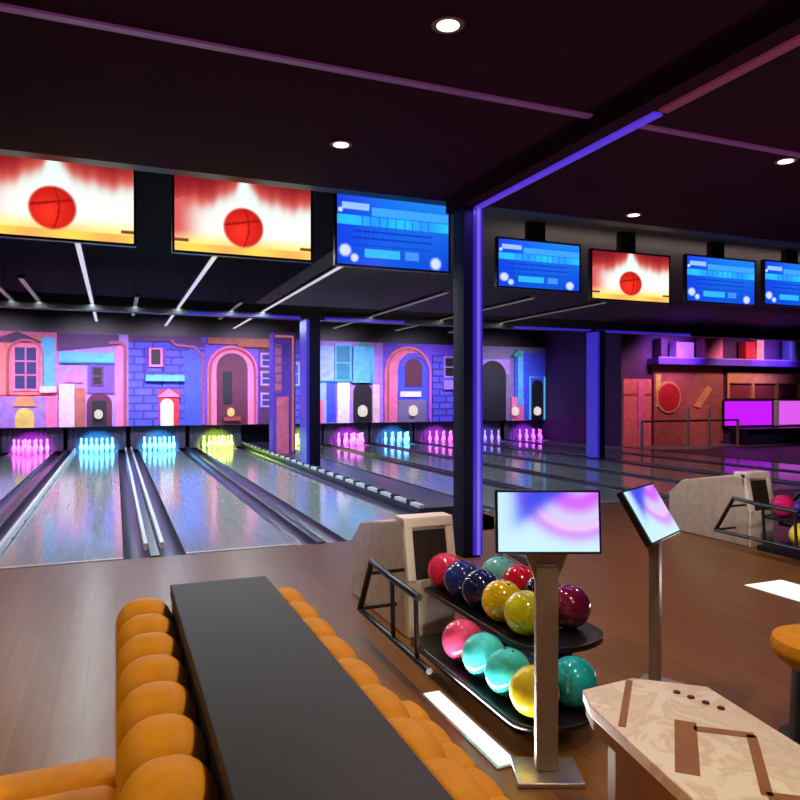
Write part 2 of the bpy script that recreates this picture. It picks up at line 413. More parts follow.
# 2: cyan eaves, dark doorway with lamp
t = panel('mural of a house with cyan eaves and dark doorway with a white lamp', -1.45, .35, 'p_lavender')
poly(t, 'roof', [(-1.45, 2.75), (-1.45, 3.24), (.1, 3.24), (.1, 2.95)], 'p_plum')
rect(t, 'eaves', -1.4, -.02, 2.42, 2.72, 'p_cyan', .1); rect(t, 'wall', -.7, -.02, 1.6, 2.4, 'p_violet', .06)
poly(t, 'gable', [(-1.3, 1.9), (-.98, 2.3), (-.8, 1.9)], 'p_pink', .07)
rect(t, 'pillar', -1.4, -1.02, .68, 1.85, 'p_cream', .16); rect(t, 'pillar', -1.0, -.76, .68, 1.75, 'p_rust', .1)
window(t, -.55, -.35, 1.85, 2.3, 'p_night', 'p_plum', 1, 2); arch(t, 'doorway', -.72, -.08, .68, 1.62, 'p_maroon', .06); rect(t, 'door', -.58, -.22, .68, 1.4, 'p_night', .09)
wall_lamp(t, -.42, 1.02, .11, 'n_white', -.16)
neon('neon_outline', [(-1.35, Y_-.02, 2.45), (-.0, Y_-.02, 2.45)], 'n_cyan', t)
neon('neon_outline', [(.26, Y_, .7), (.26, Y_, 2.85)]+sarc(.1, 2.85, .16, 0, pi/2, Y_, 5)+[(-.15, Y_, 3.0)], 'n_pink', t, .04)
rect(t, 'wall', .02, .3, .68, 2.9, 'p_pink', .05)
# 3: blue brick house
t = panel('mural of a blue brick house with a small black window and white doorway', .35, 2.45, 'p_brickblue')
poly(t, 'roof', [(.35, 3.05), (.35, 3.24), (2.3, 3.24), (2.45, 2.95), (1.5, 3.1)], 'p_plum', .06)
window(t, .95, 1.2, 2.42, 2.85, 'p_night', 'p_pink', 1, 1); rect(t, 'awning', .8, 1.85, 1.95, 2.12, 'p_cyan', .18)
rect(t, 'doorway', 1.15, 1.7, .68, 1.7, 'p_red', .05); arch(t, 'door', 1.2, 1.55, .68, 1.45, 'p_white', .08); poly(t, 'door_canopy', [(1.1, 1.5), (1.75, 1.5), (1.43, 1.75)], 'p_pink', .1)
arch(t, 'blue_arch', 1.85, 2.4, .68, 2.9, 'p_blue', .06)
neon('neon_outline', [(.82, Y_, 1.95), (.82, Y_, 2.9), (1.3, Y_, 2.9), (1.3, Y_, 2.3)], 'n_violet', t)
neon('neon_outline', [(1.5, Y_, 3.12), (1.62, Y_, 2.98), (2.1, Y_, 2.95), (2.36, Y_, 2.7), (2.38, Y_, .7)], 'n_pink', t, .035)
# 4: pink arch with maroon door, striped windows
t = panel('mural of a tall pink arch with maroon door beside striped purple windows', 2.45, 5.6, 'p_violet')
arch(t, 'arch_surround', 2.5, 3.95, .68, 3.02, 'p_pink', .06); arch(t, 'doorway', 2.76, 3.66, .68, 2.8, 'p_maroon', .09); rect(t, 'door_slot', 2.95, 3.2, 1.3, 2.25, 'p_night', .12)
wall_lamp(t, 3.15, 1.05, .11, 'n_yellow', -.2); rect(t, 'lamp_shelf', 2.95, 3.45, .8, .92, 'p_brown', .2)
rect(t, 'wall', 4.0, 4.7, .68, 2.95, 'p_plum', .05)
for zz in (1.25, 1.9, 2.45): window(t, 4.1, 4.6, zz, zz+.32, 'p_navy', 'p_lavender', 1, 2)
rect(t, 'wall', 4.8, 5.55, .68, 3.0, 'p_brickblue', .05); window(t, 4.95, 5.2, 1.9, 2.5, 'p_blue', 'p_ice', 1, 2)
rect(t, 'roof', 2.5, 4.75, 3.05, 3.24, 'p_rust', .12)
neon('neon_outline', sarc(3.22, 2.28, .66, pi, 0, -.13)+[(3.88, -.13, .7)], 'n_pink', t, .035); neon('neon_outline', [(2.56, -.13, 2.28), (2.56, -.13, .7)], 'n_orange', t, .035)
neon('neon_outline', [(3.4, -.13, 3.02), (4.6, -.13, 3.02), (4.76, -.13, 2.85), (4.76, -.13, .7)], 'n_orange', t, .04)
neon('neon_outline', [(5.0, -.1, 2.75), (5.3, -.1, 2.75), (5.3, -.1, 1.6)], 'n_violet', t)
# 5: pale blue facade with teal window
t = panel('mural of a pale blue facade with teal and cyan windows above a dark door', 5.6, 8.0, 'p_lavender')
rect(t, 'wall', 5.7, 6.35, .68, 3.1, 'p_ice', .05); window(t, 6.42, 6.85, 2.05, 3.1, 'p_teal', 'p_cyan', 1, 2); rect(t, 'bay_window', 6.95, 7.65, 1.95, 3.1, 'p_cyan', .15)
poly(t, 'roof', [(6.9, 3.05), (7.7, 3.05), (7.3, 3.24)], 'p_green', .12)
rect(t, 'wall', 6.1, 6.4, .7, 2.0, 'p_blue', .06); rect(t, 'pillar', 6.45, 6.85, .68, 1.95, 'p_white', .08); arch(t, 'doorway', 7.0, 7.6, .68, 1.95, 'p_night', .06)
wall_lamp(t, 7.27, 1.05, .16, 'n_white', -.12); rect(t, 'pillar', 7.62, 7.85, .68, 1.9, 'p_cream', .1)
rect(t, 'pillar', 5.75, 6.0, .68, 1.4, 'p_pink', .09)
neon('neon_outline', [(5.72, Y_, 2.0), (6.95, Y_, 2.0)], 'n_cyan', t); neon('neon_outline', [(7.55, -.18, 3.0), (7.55, -.18, 2.0)], 'n_cyan', t)
# 6: round arch house
t = panel('mural of a round pink and violet arch over a dark window and white sign', 8.0, 11.0, 'p_violet')
arch(t, 'arch_surround', 8.05, 9.7, .68, 3.15, 'p_pink', .05); arch(t, 'inner_arch', 8.5, 9.65, .68, 2.95, 'p_blue', .07); arch(t, 'window_opening', 8.75, 9.35, 1.85, 2.75, 'p_maroon', .1)
rect(t, 'shop_sign', 8.55, 9.3, 1.5, 1.68, 'p_white', .14); rect(t, 'shop_front', 8.5, 9.5, .68, 1.4, 'p_grey', .1); wall_lamp(t, 9.0, 1.05, .15, 'n_white', -.16)
rect(t, 'wall', 9.75, 10.9, .68, 2.9, 'p_brickblue', .05); window(t, 10.2, 10.5, 2.2, 2.8, 'p_night', 'p_lavender', 1, 2); rect(t, 'balcony', 10.1, 10.7, 1.75, 2.05, 'p_lavender', .18)
neon('neon_outline', [(8.15, Y_-.02, .7)]+sarc(8.87, 2.35, .72, pi, .2, Y_-.02)+[], 'n_orange', t); neon('neon_outline', sarc(9.08, 2.35, .5, pi*.9, 0, -.12)+[(9.58, -.12, .8)], 'n_violet', t)
# 7: right-most
t = panel('mural of a bright blue house with a cyan column, right of the violet column', 11.0, 14.2, 'p_grey')
arch(t, 'dark_archway', 11.5, 12.55, .68, 2.75, 'p_night', .06); rect(t, 'lintel', 11.5, 12.7, 2.3, 2.8, 'p_lavender', .05)
rect(t, 'wall', 12.9, 14.15, .68, 3.05, 'p_blue', .05); rect(t, 'column', 12.98, 13.2, 1.2, 3.1, 'p_cyan', .14); poly(t, 'roof', [(12.75, 2.9), (12.98, 3.15), (13.2, 2.9)], 'p_green', .16)
arch(t, 'doorway', 13.6, 14.05, .68, 2.1, 'p_night', .08); rect(t, 'wall', 12.75, 13.25, .68, 1.5, 'p_pink', .1); wall_lamp(t, 12.85, 1.0, .13, 'n_white', -.18); wall_lamp(t, 13.75, 1.0, .13, 'n_white', -.18)
neon('neon_outline', [(13.5, Y_, .7), (13.5, Y_, 2.2), (14.1, Y_, 2.2), (14.1, Y_, .7)], 'n_cyan', t)
# mural pillar between the two sets of lanes
t = thing('mural_pillar', 'pink and orange painted pillar standing on the divider beside the lime lane', 'pillar', (3.9, 17.1, .1))
MB().box(-.28, .28, 0, .5, 0, 3.0).build('shaft', 'p_violet', t); MB().box(-.2, .1, -.03, 0, .0, 1.4).build('door_panel', 'p_pink', t); MB().box(-.24, -.08, -.04, 0, 1.5, 2.7).build('brick_strip', 'p_brickpink', t)
neon('neon_outline', [(.2, -.05, .05), (.2, -.05, 2.9), (-.24, -.05, 2.9)], 'n_orange', t, .03)
# mural wash: added lights without fixtures, brightening the pillar and panels
light('SPOT', (3.3, 14.9, 3.6), 40, (.9, .6, 1), .1, target=(3.9, 17.1, 1.6), spot=.7)
for x, e in ((-3, 40), (-.6, 50), (1.5, 50), (3.8, 50), (6.6, 50), (9.3, 40), (12.4, 40)):
    light('AREA', (x, 17.6, 3.7), e*.8, (.8, .68, 1.), 1.2, target=(x, 21, 1.7), size_y=.2).data.spread = 1.1

# ------------------------------------------------------------------ columns
def column(label, x0, x1, y0, y1, h, strip, zb=0.):
    t = thing('support_column', label, 'column', ((x0+x1)/2, (y0+y1)/2, zb), 0, 'violet-lit columns')
    w = (x1-x0)/2; d = (y1-y0)/2
    MB().box(-w, w, -d, d, 0, h).build('shaft', 'column', t, bevel=.006)
    strip(t, w, d, h); return t
def strip_right(t, w, d, h):
    MB().box(w-.085, w+.012, -d-.012, -d+.08, 0.02, h).build('light_strip', 'blueviolet', t)
    MB().box(w-.05, w-.015, -d-.018, -d-.012, 0.02, h).build('light_core', 'core', t)
def strip_left(t, w, d, h):
    MB().box(-w-.012, -w+.05, -d-.012, -d+.0, .02, h-.04).build('light_strip', 'blueviolet', t)
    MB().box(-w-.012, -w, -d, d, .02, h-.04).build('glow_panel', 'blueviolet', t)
column('dark column with a violet light strip, nearest, left of the score screens on the right', 3.0, 3.18, 5.76, 5.98, 3.27, strip_right)
column('thin dark column with a blue-violet lit left side, standing on the raised divider', 3.57, 3.85, 13.66, 14.19, 3.0, strip_left, .1)
column('dark column with a blue-violet lit left side, near the salmon bar panel', 10.74, 10.97, 13.7, 14.1, 3.1, strip_left, .012)
# violet / rose light lines under the ceiling
def lstrip(label, mb, m):
    o = mb.build('ceiling_light_strip', m); return tag(o, label, 'light strip', 'light strips under the ceiling')
lstrip('violet light strip along the beam from the nearest column', MB().box(3.11, 3.18, 3.42, 5.74, 3.262, 3.28), 'violet')
lstrip('dim rose light strip continuing the violet one along the beam', MB().box(3.11, 3.18, YB+.02, 3.38, 3.262, 3.28), 'rose')
lstrip('dim mauve light line across the ceiling left of the beam', MB().box(XL+.02, 2.97, 3.84, 3.895, 3.385, 3.4), 'mauve')
lstrip('dim mauve light line across the ceiling right of the beam', MB().box(3.21, XR-.02, 3.84, 3.895, 3.385, 3.4), 'mauve')
lstrip('blue-violet light strip across the lanes, left of the thin column', MB().box(1.3, 3.56, 14.14, 14.2, 3.12, 3.17), 'blueviolet')
lstrip('blue-violet light strip across the lanes, right of the thin column', MB().box(4.1, 5.9, 14.14, 14.2, 3.12, 3.17), 'blueviolet')
lstrip('blue-violet light strip left of the column by the bar', MB().box(8.7, 10.9, 14.14, 14.2, 3.12, 3.17), 'blueviolet')
lstrip('blue-violet light strip right of the column by the bar', MB().box(11.1, 14.1, 14.14, 14.2, 3.12, 3.17), 'blueviolet')
# white linear lamps over the lanes
def linear(label, x, y0, y1, w, m):
    t = thing('linear_lamp', label, 'lamp', (x, y0, 3.25), 0, 'linear lamps over the lanes')
    MB().box(-w, w, 0, y1-y0, .0, .05).build('housing', 'black', t); MB().box(-w*.8, w*.8, .01, y1-y0-.01, -.012, .0).build('diffuser', m, t)
    h = MB(); n = 3
    for k in range(n): yy = (y1-y0)*(.1+.8*k/(n-1)); h.tube([(0, yy, .05), (0, yy, .6)], .004, 6)
    h.build('hanger', 'black', t)
    if m == 'whitelamp': light('AREA', (x, (y0+y1)/2, 3.23), 130, (.8, .95, 1), .06, size_y=y1-y0)
    else: light('AREA', (x, (y0+y1)/2, 3.23), 22, (.86, .95, 1), .06, size_y=y1-y0)
linear('white linear lamp over the lane under the leftmost screen', -.39, 7.3, 17.5, .035, 'whitelamp')
linear('white linear lamp running down from under the second fire screen', 1.15, 7.3, 18, .035, 'whitelamp')
linear('white linear lamp running from the left blue screen over the lime lane', 2.8, 7.3, 18, .035, 'whitelamp')
linear('dim linear lamp at the far left edge of the lanes', -1.72, 11.2, 15.5, .04, 'dimlamp')
linear('dim linear lamp second from the far left edge of the lanes', -1.28, 11.6, 15.0, .04, 'dimlamp')
linear('short dim linear lamp over the paired white rails', .36, 13.0, 16, .035, 'dimlamp')
linear('short dim linear lamp just left of the thin column strip', 2.17, 13, 16, .035, 'dimlamp')
linear('dim linear lamp seen between the thin and the nearest column', 5.15, 10.5, 17, .045, 'dimlamp')

linear('dim linear lamp over the second lane right of the pink pillar', 6.84, 10.5, 17, .045, 'dimlamp')
linear('dim linear lamp over the third lane right of the pink pillar', 8.4, 10.5, 17, .045, 'dimlamp')
# ------------------------------------------------------------------ downlights
DLT = [(1.57, 3.19, 'round ceiling downlight, the largest, above the left blue screen'), (1.57, 5.0, 'small ceiling downlight in front of the left screens'),
       (4.98, 4.0, 'ceiling downlight near the right edge of the view'), (4.99, 5.78, 'tiny ceiling downlight above the right fire screen')]
EXTRA = [(-1.85, 3.19), (-1.85, 1.3), (1.57, 1.3), (4.98, 1.3), (-1.85, -.6), (1.57, -.6), (-1.85, 5.0)]
def downlight(x, y, lab):
    t = thing('downlight', lab, 'ceiling lamp', (x, y, 3.4), 0, 'ceiling downlights')
    MB().lathe([(.085, -.012), (.085, 0), (.06, 0), (.06, -.012)], n=24).build('ring', 'lensring', t)
    MB().lathe([(.058, -.014), (.058, -.004)], n=24).build('lens', 'lens', t)
for x, y, lab in DLT: downlight(x, y, lab)
for i, (x, y) in enumerate(EXTRA): downlight(x, y, 'ceiling downlight over the seating side of the hall, behind or above the viewer')
WARM = (1, .78, .55)
for x, y in [d[:2] for d in DLT]+EXTRA:
    light('SPOT', (x, y, 3.36), 120, WARM, .06, spot=math.radians(125), blend=.8)

# ------------------------------------------------------------------ televisions
def fire(u, v):
    x = (u-.49)*1.78; y = v
    top = .59+.25*exp(-(x/.09)**2)+.24*exp(-(x/.36)**2)+.02*sin(17*x)+.012*sin(41*x+2)
    if x > 0: top += .1*min(1, x/.8)
    g = 1/(1+exp(-(top-y)*26)); g2 = 1/(1+exp(-(top+.13-y)*12))
    left = exp(-(u/.13)**2)
    c = [120+30*(1-y)+105*g2, 18+70*g2+160*g, 30+40*g2+170*g]
    c = [c[0]*(1-left)+215*left, c[1]*(1-left)+90*left, c[2]*(1-left)+90*left] if y < top+.1 else c
    if v < .27:
        k = min(1, (.27-v)/.16); y_ = [255, 222+12*sin(u*9), 130]
        if v < .1: y_ = [246, 196+18*sin(u*13), 90]
        c = [p*(1-k)+q*k for p, q in zip(c, y_)]
        if abs(v-.14) < .025 and (u < .1 or u > .92): c = [130, 60, 40]
    r = sqrt(x*x+(y-.36)**2)
    if r < .285:
        s = max(0, 1-sqrt((x+.04)**2+(y-.3)**2)/.34); q = [186+66*s, 26+26*s, 20+16*s]
        if abs(y-.43-.2*x) < .016 or abs(x-.07+.25*(y-.37)**2*4) < .01: q = [160, 18, 16]
        k = min(1, max(0, (.272-r)/.03)); c = [a*(1-k)+b*k for a, b in zip(c, q)]
    return c
def board(u, v):
    c = [12+16*v, 62+66*u*v+20*sin(u*3.1), 214+20*v]
    if .8 < v < .9 and (.04 < u < .28): c = [150, 190, 255]
    if .73 < v < .86 and u > .3: c = [60, 160, 255]
    if .58 < v < .72: c = [40, 170+20*sin(14*u), 255]
    for k in range(3):
        y0 = .28+.1*k
        if y0 < v < y0+.025 and .14 < u < .85: c = [20, 50, 190]
    for k in range(1, 10):
        if .26 < v < .72 and abs(u-.14-.075*k) < .004: c = [24, 90, 220]
    if .12 < v < .25 and .24 < u < .55: c = [50, 180, 250]
    if .12 < v < .25 and .6 < u < .72: c = [70, 140, 240]
    for (a, b_, r) in ((.07, .2, .075), (.15, .1, .05), (.88, .1, .075), (.03, .78, .03)):
        q = ((u-a)*1.78)**2+(v-b_)**2
        if q < r*r*2.2: k = min(1, 1.6-q/(r*r*1.3)); c = [c[0]+(205-c[0])*k, c[1]+(215-c[1])*k, 255]
    return c
def tv(label, x, y, z, w, fn, pole, asp=9/16):
    t = thing('television', label, 'television', (x, y, z), 0, 'score screens hanging over the foul lines')
    h = w*asp; f = .022
    MB().box(-w/2-f, w/2+f, .0, .06, -h/2-f, h/2+f).build('housing', 'blackplastic', t, bevel=.006)
    b = MB(); b.box(-w/2-f, w/2+f, -.012, 0, h/2, h/2+f); b.box(-w/2-f, w/2+f, -.012, 0, -h/2-f, -h/2); b.box(-w/2-f, -w/2, -.012, 0, -h/2, h/2); b.box(w/2, w/2+f, -.012, 0, -h/2, h/2)
    b.build('bezel', 'blackplastic', t)
    display('screen', w, h, fn, t, 128, 72, loc=(0, -.003, 0))
    m = MB(); m.box(-pole, pole, .06, .16, -.2, 3.85-z); m.box(-.25, .25, .058, .085, -.15, .15); m.build('ceiling_mount', 'black', t)
tv('left-most television showing a red ball before a white fire burst', -.49, 6.8, 3.26, 1.30, fire, .08)
tv('second television from the left, showing a red ball before fire', 1.165, 6.8, 3.235, 1.30, fire, .08)
tv('television with a blue score board, left of the nearest column', 2.72, 6.8, 3.215, 1.26, board, .08)
tv('television with a blue score board, just right of the nearest column', 5.25, 7.9, 3.255, 1.27, board, .13, .485)
tv('television on the right half showing a red ball before fire', 6.78, 7.9, 3.2, 1.36, fire, .13, .485)
tv('television with a blue score board, right of the fire screen', 8.48, 7.9, 3.255, 1.36, board, .13, .485)
tv('television with a blue score board, cut by the right edge of the photo', 10.06, 7.9, 3.29, 1.36, board, .13, .485)

# ------------------------------------------------------------------ double sofa
SY0, SY1 = .35, 2.14
t = thing('double_sofa', 'mustard back-to-back sofa with a black shelf along its top', 'sofa', (0, 0, 0))
MB().box(.15, .42, SY0, SY1-.05, .0, .915).build('core', 'plinth', t)
MB().box(.147, .425, SY0-.02, SY1-.02, .918, .955).build('shelf_top', 'shelf', t, bevel=.004)
b = MB(); b.box(-.46, .15, SY0, SY1-.12, 0, .14); b.build('plinth', 'plinth', t)
b = MB(); b.box(.42, .96, SY0, SY1-.12, 0, .14); b.build('plinth', 'plinth', t)
def channel(prof, y0, y1, bulge=.035, n=12):
    """one upholstered channel: profile in XZ swept over y, sinking in at both seams"""
    m = len(prof); cx = sum(p[0] for p in prof)/m; cz = sum(p[1] for p in prof)/m
    nor = []
    for i in range(m):
        ax, az = prof[i-1]; bx, bz = prof[(i+1) % m]
        tx, tz = bx-ax, bz-az; l = sqrt(tx*tx+tz*tz) or 1; nor.append((tz/l, -tx/l))
    if sum((p[0]-cx)*q[0]+(p[1]-cz)*q[1] for p, q in zip(prof, nor)) < 0: nor = [(-a, -c) for a, c in nor]
    vs = []; fs = []
    for j in range(n+1):
        s = -1+2*j/n; ins = bulge*(1-sqrt(max(0, 1-s*s*.985)))
        for (x, z), (a, c) in zip(prof, nor): vs.append((x-a*ins, y0+(y1-y0)*j/n, z-c*ins))
    for j in range(n):
        for i in range(m):
            k = (i+1) % m; fs.append((j*m+i, j*m+k, (j+1)*m+k, (j+1)*m+i))
    fs.append(tuple(range(m))); fs.append(tuple(n*m+i for i in range(m-1, -1, -1)))
    return MB().add(vs, fs)
def rr(x0, x1, z0, z1, r, n=6, lean=0.):
    pts = []
    for cx, cz, a0 in ((x1-r, z0+r, -pi/2), (x1-r, z1-r, 0), (x0+r, z1-r, pi/2), (x0+r, z0+r, pi)):
        for k in range(n+1):
            a = a0+pi/2*k/n; pts.append((cx+r*cos(a)+lean*(cz+r*sin(a)-z0), cz+r*sin(a)))
    return pts
W = .157; NCH = 12
for k in range(NCH):
    y1 = SY1-k*W; y0 = y1-W
    channel(rr(.0, .15, .38, .935, .065), y0, y1, .04).build('back_channel', 'orange', t, smooth=True)
    channel(rr(.425, .53, .38, .92, .045), y0, y1, .022).build('back_channel', 'orange', t, smooth=True)
    channel(rr(-.52, .02, .14, .455, .06), y0+.09, y1+.09, .03).build('seat_channel', 'orange', t, smooth=True)
    channel(rr(.5, .975, .14, .455, .04), y0+.09, y1+.09, .014).build('seat_channel', 'orange', t, smooth=True)

# ------------------------------------------------------------------ ball return
def ball_return(label, ox, oy):
    t = thing('ball_return', label, 'ball return', (ox, oy, 0), 0, 'ball returns')
    # hood: local x 0..0.44, y 0..0.8
    MB().prism_x([(0.02, 0), (1.1, 0), (1.1, .42), (.9, .58), (.2, .71), (.06, .70)], .0, .34).build('hood', 'hood', t, bevel=.02)
    MB().box(.01, .33, -.0, .025, .0, .36).build('front_panel', 'hoodframe', t, bevel=.006)
    f = MB(); f.prism_x([(-.02, .36), (.06, .73), (.12, .73), (.03, .36)], .0, .055); f.prism_x([(-.02, .36), (.06, .73), (.12, .73), (.03, .36)], .285, .34)
    f.prism_x([(.045, .68), (.06, .74), (.2, .74), (.2, .68)], .0, .34); f.build('mouth_frame', 'hoodframe', t, bevel=.008)
    MB().prism_x([(.0, .37), (.062, .68), (.09, .68), (.03, .37)], .055, .285).build('mouth', 'hooddark', t)
    # side loops
    for x in (-.24, .66):
        MB().tube([(x, .2, .16), (x, -.02, .51), (x, -.3, .49), (x, -.72 if x < 0 else -.6, .478)], .02, 8).build('side_rail', 'blackplastic', t, smooth=True)
        MB().tube([(x, .2, .16), (x, -.4, .155), (x, -.85 if x < 0 else -.6, .15)], .018, 8).build('lower_rail', 'blackplastic', t, smooth=True)
    # trays, round near ends
    def tray(x0, x1, y0, y1, z, th):
        c = (x0+x1)/2; r = (x1-x0)/2
        return [(x1, y1), (x0, y1)]+[(c-r*cos(pi*k/14), y0+r*.75-r*.75*sin(pi*k/14)) for k in range(15)]
    MB().prism(tray(.085, .60, -1.26, -.06, 0, 0), .30, .3315).build('upper_tray', 'blackplastic', t, bevel=.008)
    for xx in (.0, .27):
        pass
    MB().prism(tray(-.12, .31, -1.55, -.5, 0, 0), .1, .1265).build('lower_tray', 'blackplastic', t, bevel=.012)
    b = MB(); b.box(-.02, .5, -1.3, -.1, 0, .05); b.box(.4, .46, -1.05, -.95, .05, .3); b.box(.4, .46, -.42, -.3, .05, .3); b.box(.02, .1, -1.2, -1.1, .05, .1); b.box(.02, .1, -.7, -.6, .05, .1); b.build('stand', 'blackplastic', t)
    for yy in (-.35, -.68): MB().tube([(-.24, yy, .485), (-.24, yy-.02, .155)], .013, 8).build('strut', 'blackplastic', t)
    for zz, yy in ((.42, .05), (.17, .18)): MB().tube([(-.24, yy, zz), (.01, yy, zz)], .012, 8).build('stay', 'blackplastic', t)
    return t
ball_return('ball return with a cream hood mouth behind the score kiosk', 1.67, 3.96)
ball_return('ball return farther off at the right edge, with a cream hood mouth', 5.84, 5.08)
BALLCOL = dict(pink=(232, 40, 92), blue=(30, 50, 120), navy=(26, 34, 84), yellow=(226, 184, 16), lime=(196, 190, 20), teal=(30, 176, 186), mint=(110, 190, 190), red=(206, 22, 40), plum=(110, 20, 60),
               rose=(250, 80, 130), cyan=(84, 226, 232), turquoise=(70, 214, 212), gold=(250, 218, 50), black=(24, 22, 30), violet=(70, 40, 150), magenta=(214, 30, 110))
def ball(col, x, y, z, label, group):
    key = 'ball_'+col
    if key not in M:
        M[key] = mat('ball_'+col, BALLCOL[col], .08, var=.28, scale=9, coat=.5)
    o = MB().sphere((0, 0, 0), .108).build('bowling_ball', key, smooth=True)
    o.location = (x, y, z); o.rotation_euler = (random.random()*.7, random.random()*.6, random.random()*6)
    tag(o, label, 'bowling ball', group)
    h = MB()
    for hx, hy in ((.0, .016), (.022, -.014), (-.022, -.014)):
        hz = sqrt(.108**2-hx*hx-hy*hy); h.lathe([(.009, hz-.004), (.009, hz+.0006)], hx, hy, 0, 10)
    h.build('finger_holes', 'black', o)
G1 = 'balls on the upper tray of the near ball return'; G2 = 'balls on the lower tray of the near ball return'; G3 = 'balls on the far ball return'
ZU, ZL = .3315+.1085, .1265+.1085
RX, RX2 = 1.865, 2.125
ball('pink', RX, 3.83, ZU, 'pink bowling ball on the upper tray, next to the hood mouth', G1)
ball('blue', RX, 3.60, ZU, 'dark blue bowling ball on the upper tray, next to the pink ball', G1)
ball('navy', RX, 3.375, ZU, 'navy bowling ball on the upper tray, touching the yellow ball', G1)
ball('yellow', RX, 3.15, ZU, 'yellow bowling ball on the upper tray, left of the kiosk post', G1)
ball('lime', RX, 2.925, ZU, 'greenish yellow bowling ball on the upper tray, nearest the kiosk post', G1)
ball('mint', RX2, 3.62, ZU, 'pale mint bowling ball on the upper tray, behind the dark blue ball', G1)
ball('red', RX2, 3.39, ZU, 'red bowling ball on the upper tray, behind the yellow ball', G1)
ball('black', RX2, 3.16, ZU, 'black bowling ball on the upper tray, behind the greenish yellow ball', G1)
ball('plum', RX2, 2.93, ZU, 'dark plum bowling ball on the upper tray, right of the kiosk post', G1)
ball('rose', 1.67, 3.22, ZL, 'rose bowling ball at the far end of the lower tray', G2)
ball('cyan', 1.67, 2.995, ZL, 'cyan bowling ball on the lower tray, next to the rose ball', G2)
ball('turquoise', 1.67, 2.77, ZL, 'turquoise bowling ball on the lower tray, between cyan and yellow', G2)
ball('gold', 1.665, 2.545, ZL, 'bright yellow bowling ball on the lower tray, left of the kiosk post', G2)
ball('teal', 1.885, 2.57, ZL, 'teal bowling ball on the lower tray, right of the kiosk post', G2)
ball('magenta', 6.03, 4.86, ZU, 'magenta bowling ball on the upper tray of the far ball return', G3)
ball('violet', 6.03, 4.63, ZU, 'violet bowling ball on the upper tray of the far ball return', G3)
ball('navy', 6.27, 4.75, ZU, 'navy bowling ball behind the magenta one on the far ball return', G3)
ball('gold', 5.82, 4.50, ZL, 'bright yellow bowling ball on the lower tray of the far ball return', G3)
ball('lime', 5.82, 4.27, ZL, 'greenish bowling ball on the lower tray of the far ball return', G3)

# floor light strips
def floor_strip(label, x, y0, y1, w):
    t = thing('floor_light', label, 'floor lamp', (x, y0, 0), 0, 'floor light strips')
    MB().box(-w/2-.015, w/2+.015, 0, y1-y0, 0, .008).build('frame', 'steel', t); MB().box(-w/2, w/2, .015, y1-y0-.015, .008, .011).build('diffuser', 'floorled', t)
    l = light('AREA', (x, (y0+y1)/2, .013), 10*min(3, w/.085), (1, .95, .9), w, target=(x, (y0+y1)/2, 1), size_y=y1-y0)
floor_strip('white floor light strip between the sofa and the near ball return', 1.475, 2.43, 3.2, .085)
floor_strip('broad white glowing strip standing in for the floor glow beside the far ball return', 4.82, 3.25, 4.08, .4)  # added glowing strip, imitates the bright reflection on the floor here

# ------------------------------------------------------------------ kiosks
def swirl(u, v):
    d = sqrt((u*1.7-1.35)**2+(v-1.25)**2)          # arcs around the upper right corner
    k = 1/(1+exp((d-1.02)*14)); c = [196, 232, 246]
    c = [p*(1-k)+q*k for p, q in zip(c, (206, 150+50*sin(d*11), 246))]
    e = exp(-((d-.86)/.07)**2)*.7; c = [p*(1-e)+q*e for p, q in zip(c, (240, 205, 250))]
    w_ = 1/(1+exp(-((.46-u)*1.2+(v-.78))*16))*(1/(1+exp(-(u-.2)*22))); c = [p*(1-w_)+q*w_ for p, q in zip(c, (60, 70, 226))]
    return c
def kiosk(label, x, y, rz, tilt, zc, w, h, pw, off=(0, 0)):
    t = thing('score_kiosk', label, 'kiosk', (x, y, 0), rz, 'score kiosks')
    MB().box(-.13, .13, -.105, .1, 0, .02).build('base_plate', 'steel', t, bevel=.006)
    MB().box(-pw/2, pw/2, -.02, .03, .02, zc-.17).build('post', 'metal', t, bevel=.008)
    nk = MB().prism_y([(-pw/2, zc-.24), (pw/2, zc-.24), (pw/2+.05, zc-.11), (-pw/2-.05, zc-.11)], .0, .03).build('neck', 'metal', t, bevel=.004)
    s = bpy.data.objects.new('monitor', None)
    f = .01
    m = MB().box(-w/2-f, w/2+f, .003, .035, -h/2-f, h/2+f).build('monitor', 'blackplastic', t, bevel=.005)
    bpy.data.objects.remove(s)
    m.location = (off[0], -.035+off[1], zc); m.rotation_euler = (-tilt, 0, 0)
    display('screen', w, h, swirl, m, 40, 24, loc=(0, -.0005, 0))
    return t
kiosk('score kiosk whose screen faces the camera, in front of the near ball return', 1.585, 2.335, -TH, .1, 1.01, .395, .23, .088)
kiosk('score kiosk with a tilted screen seen from the side, right of the near ball return', 2.565, 2.80, .5, .55, .935, .40, .26, .055, (-.155, 0))

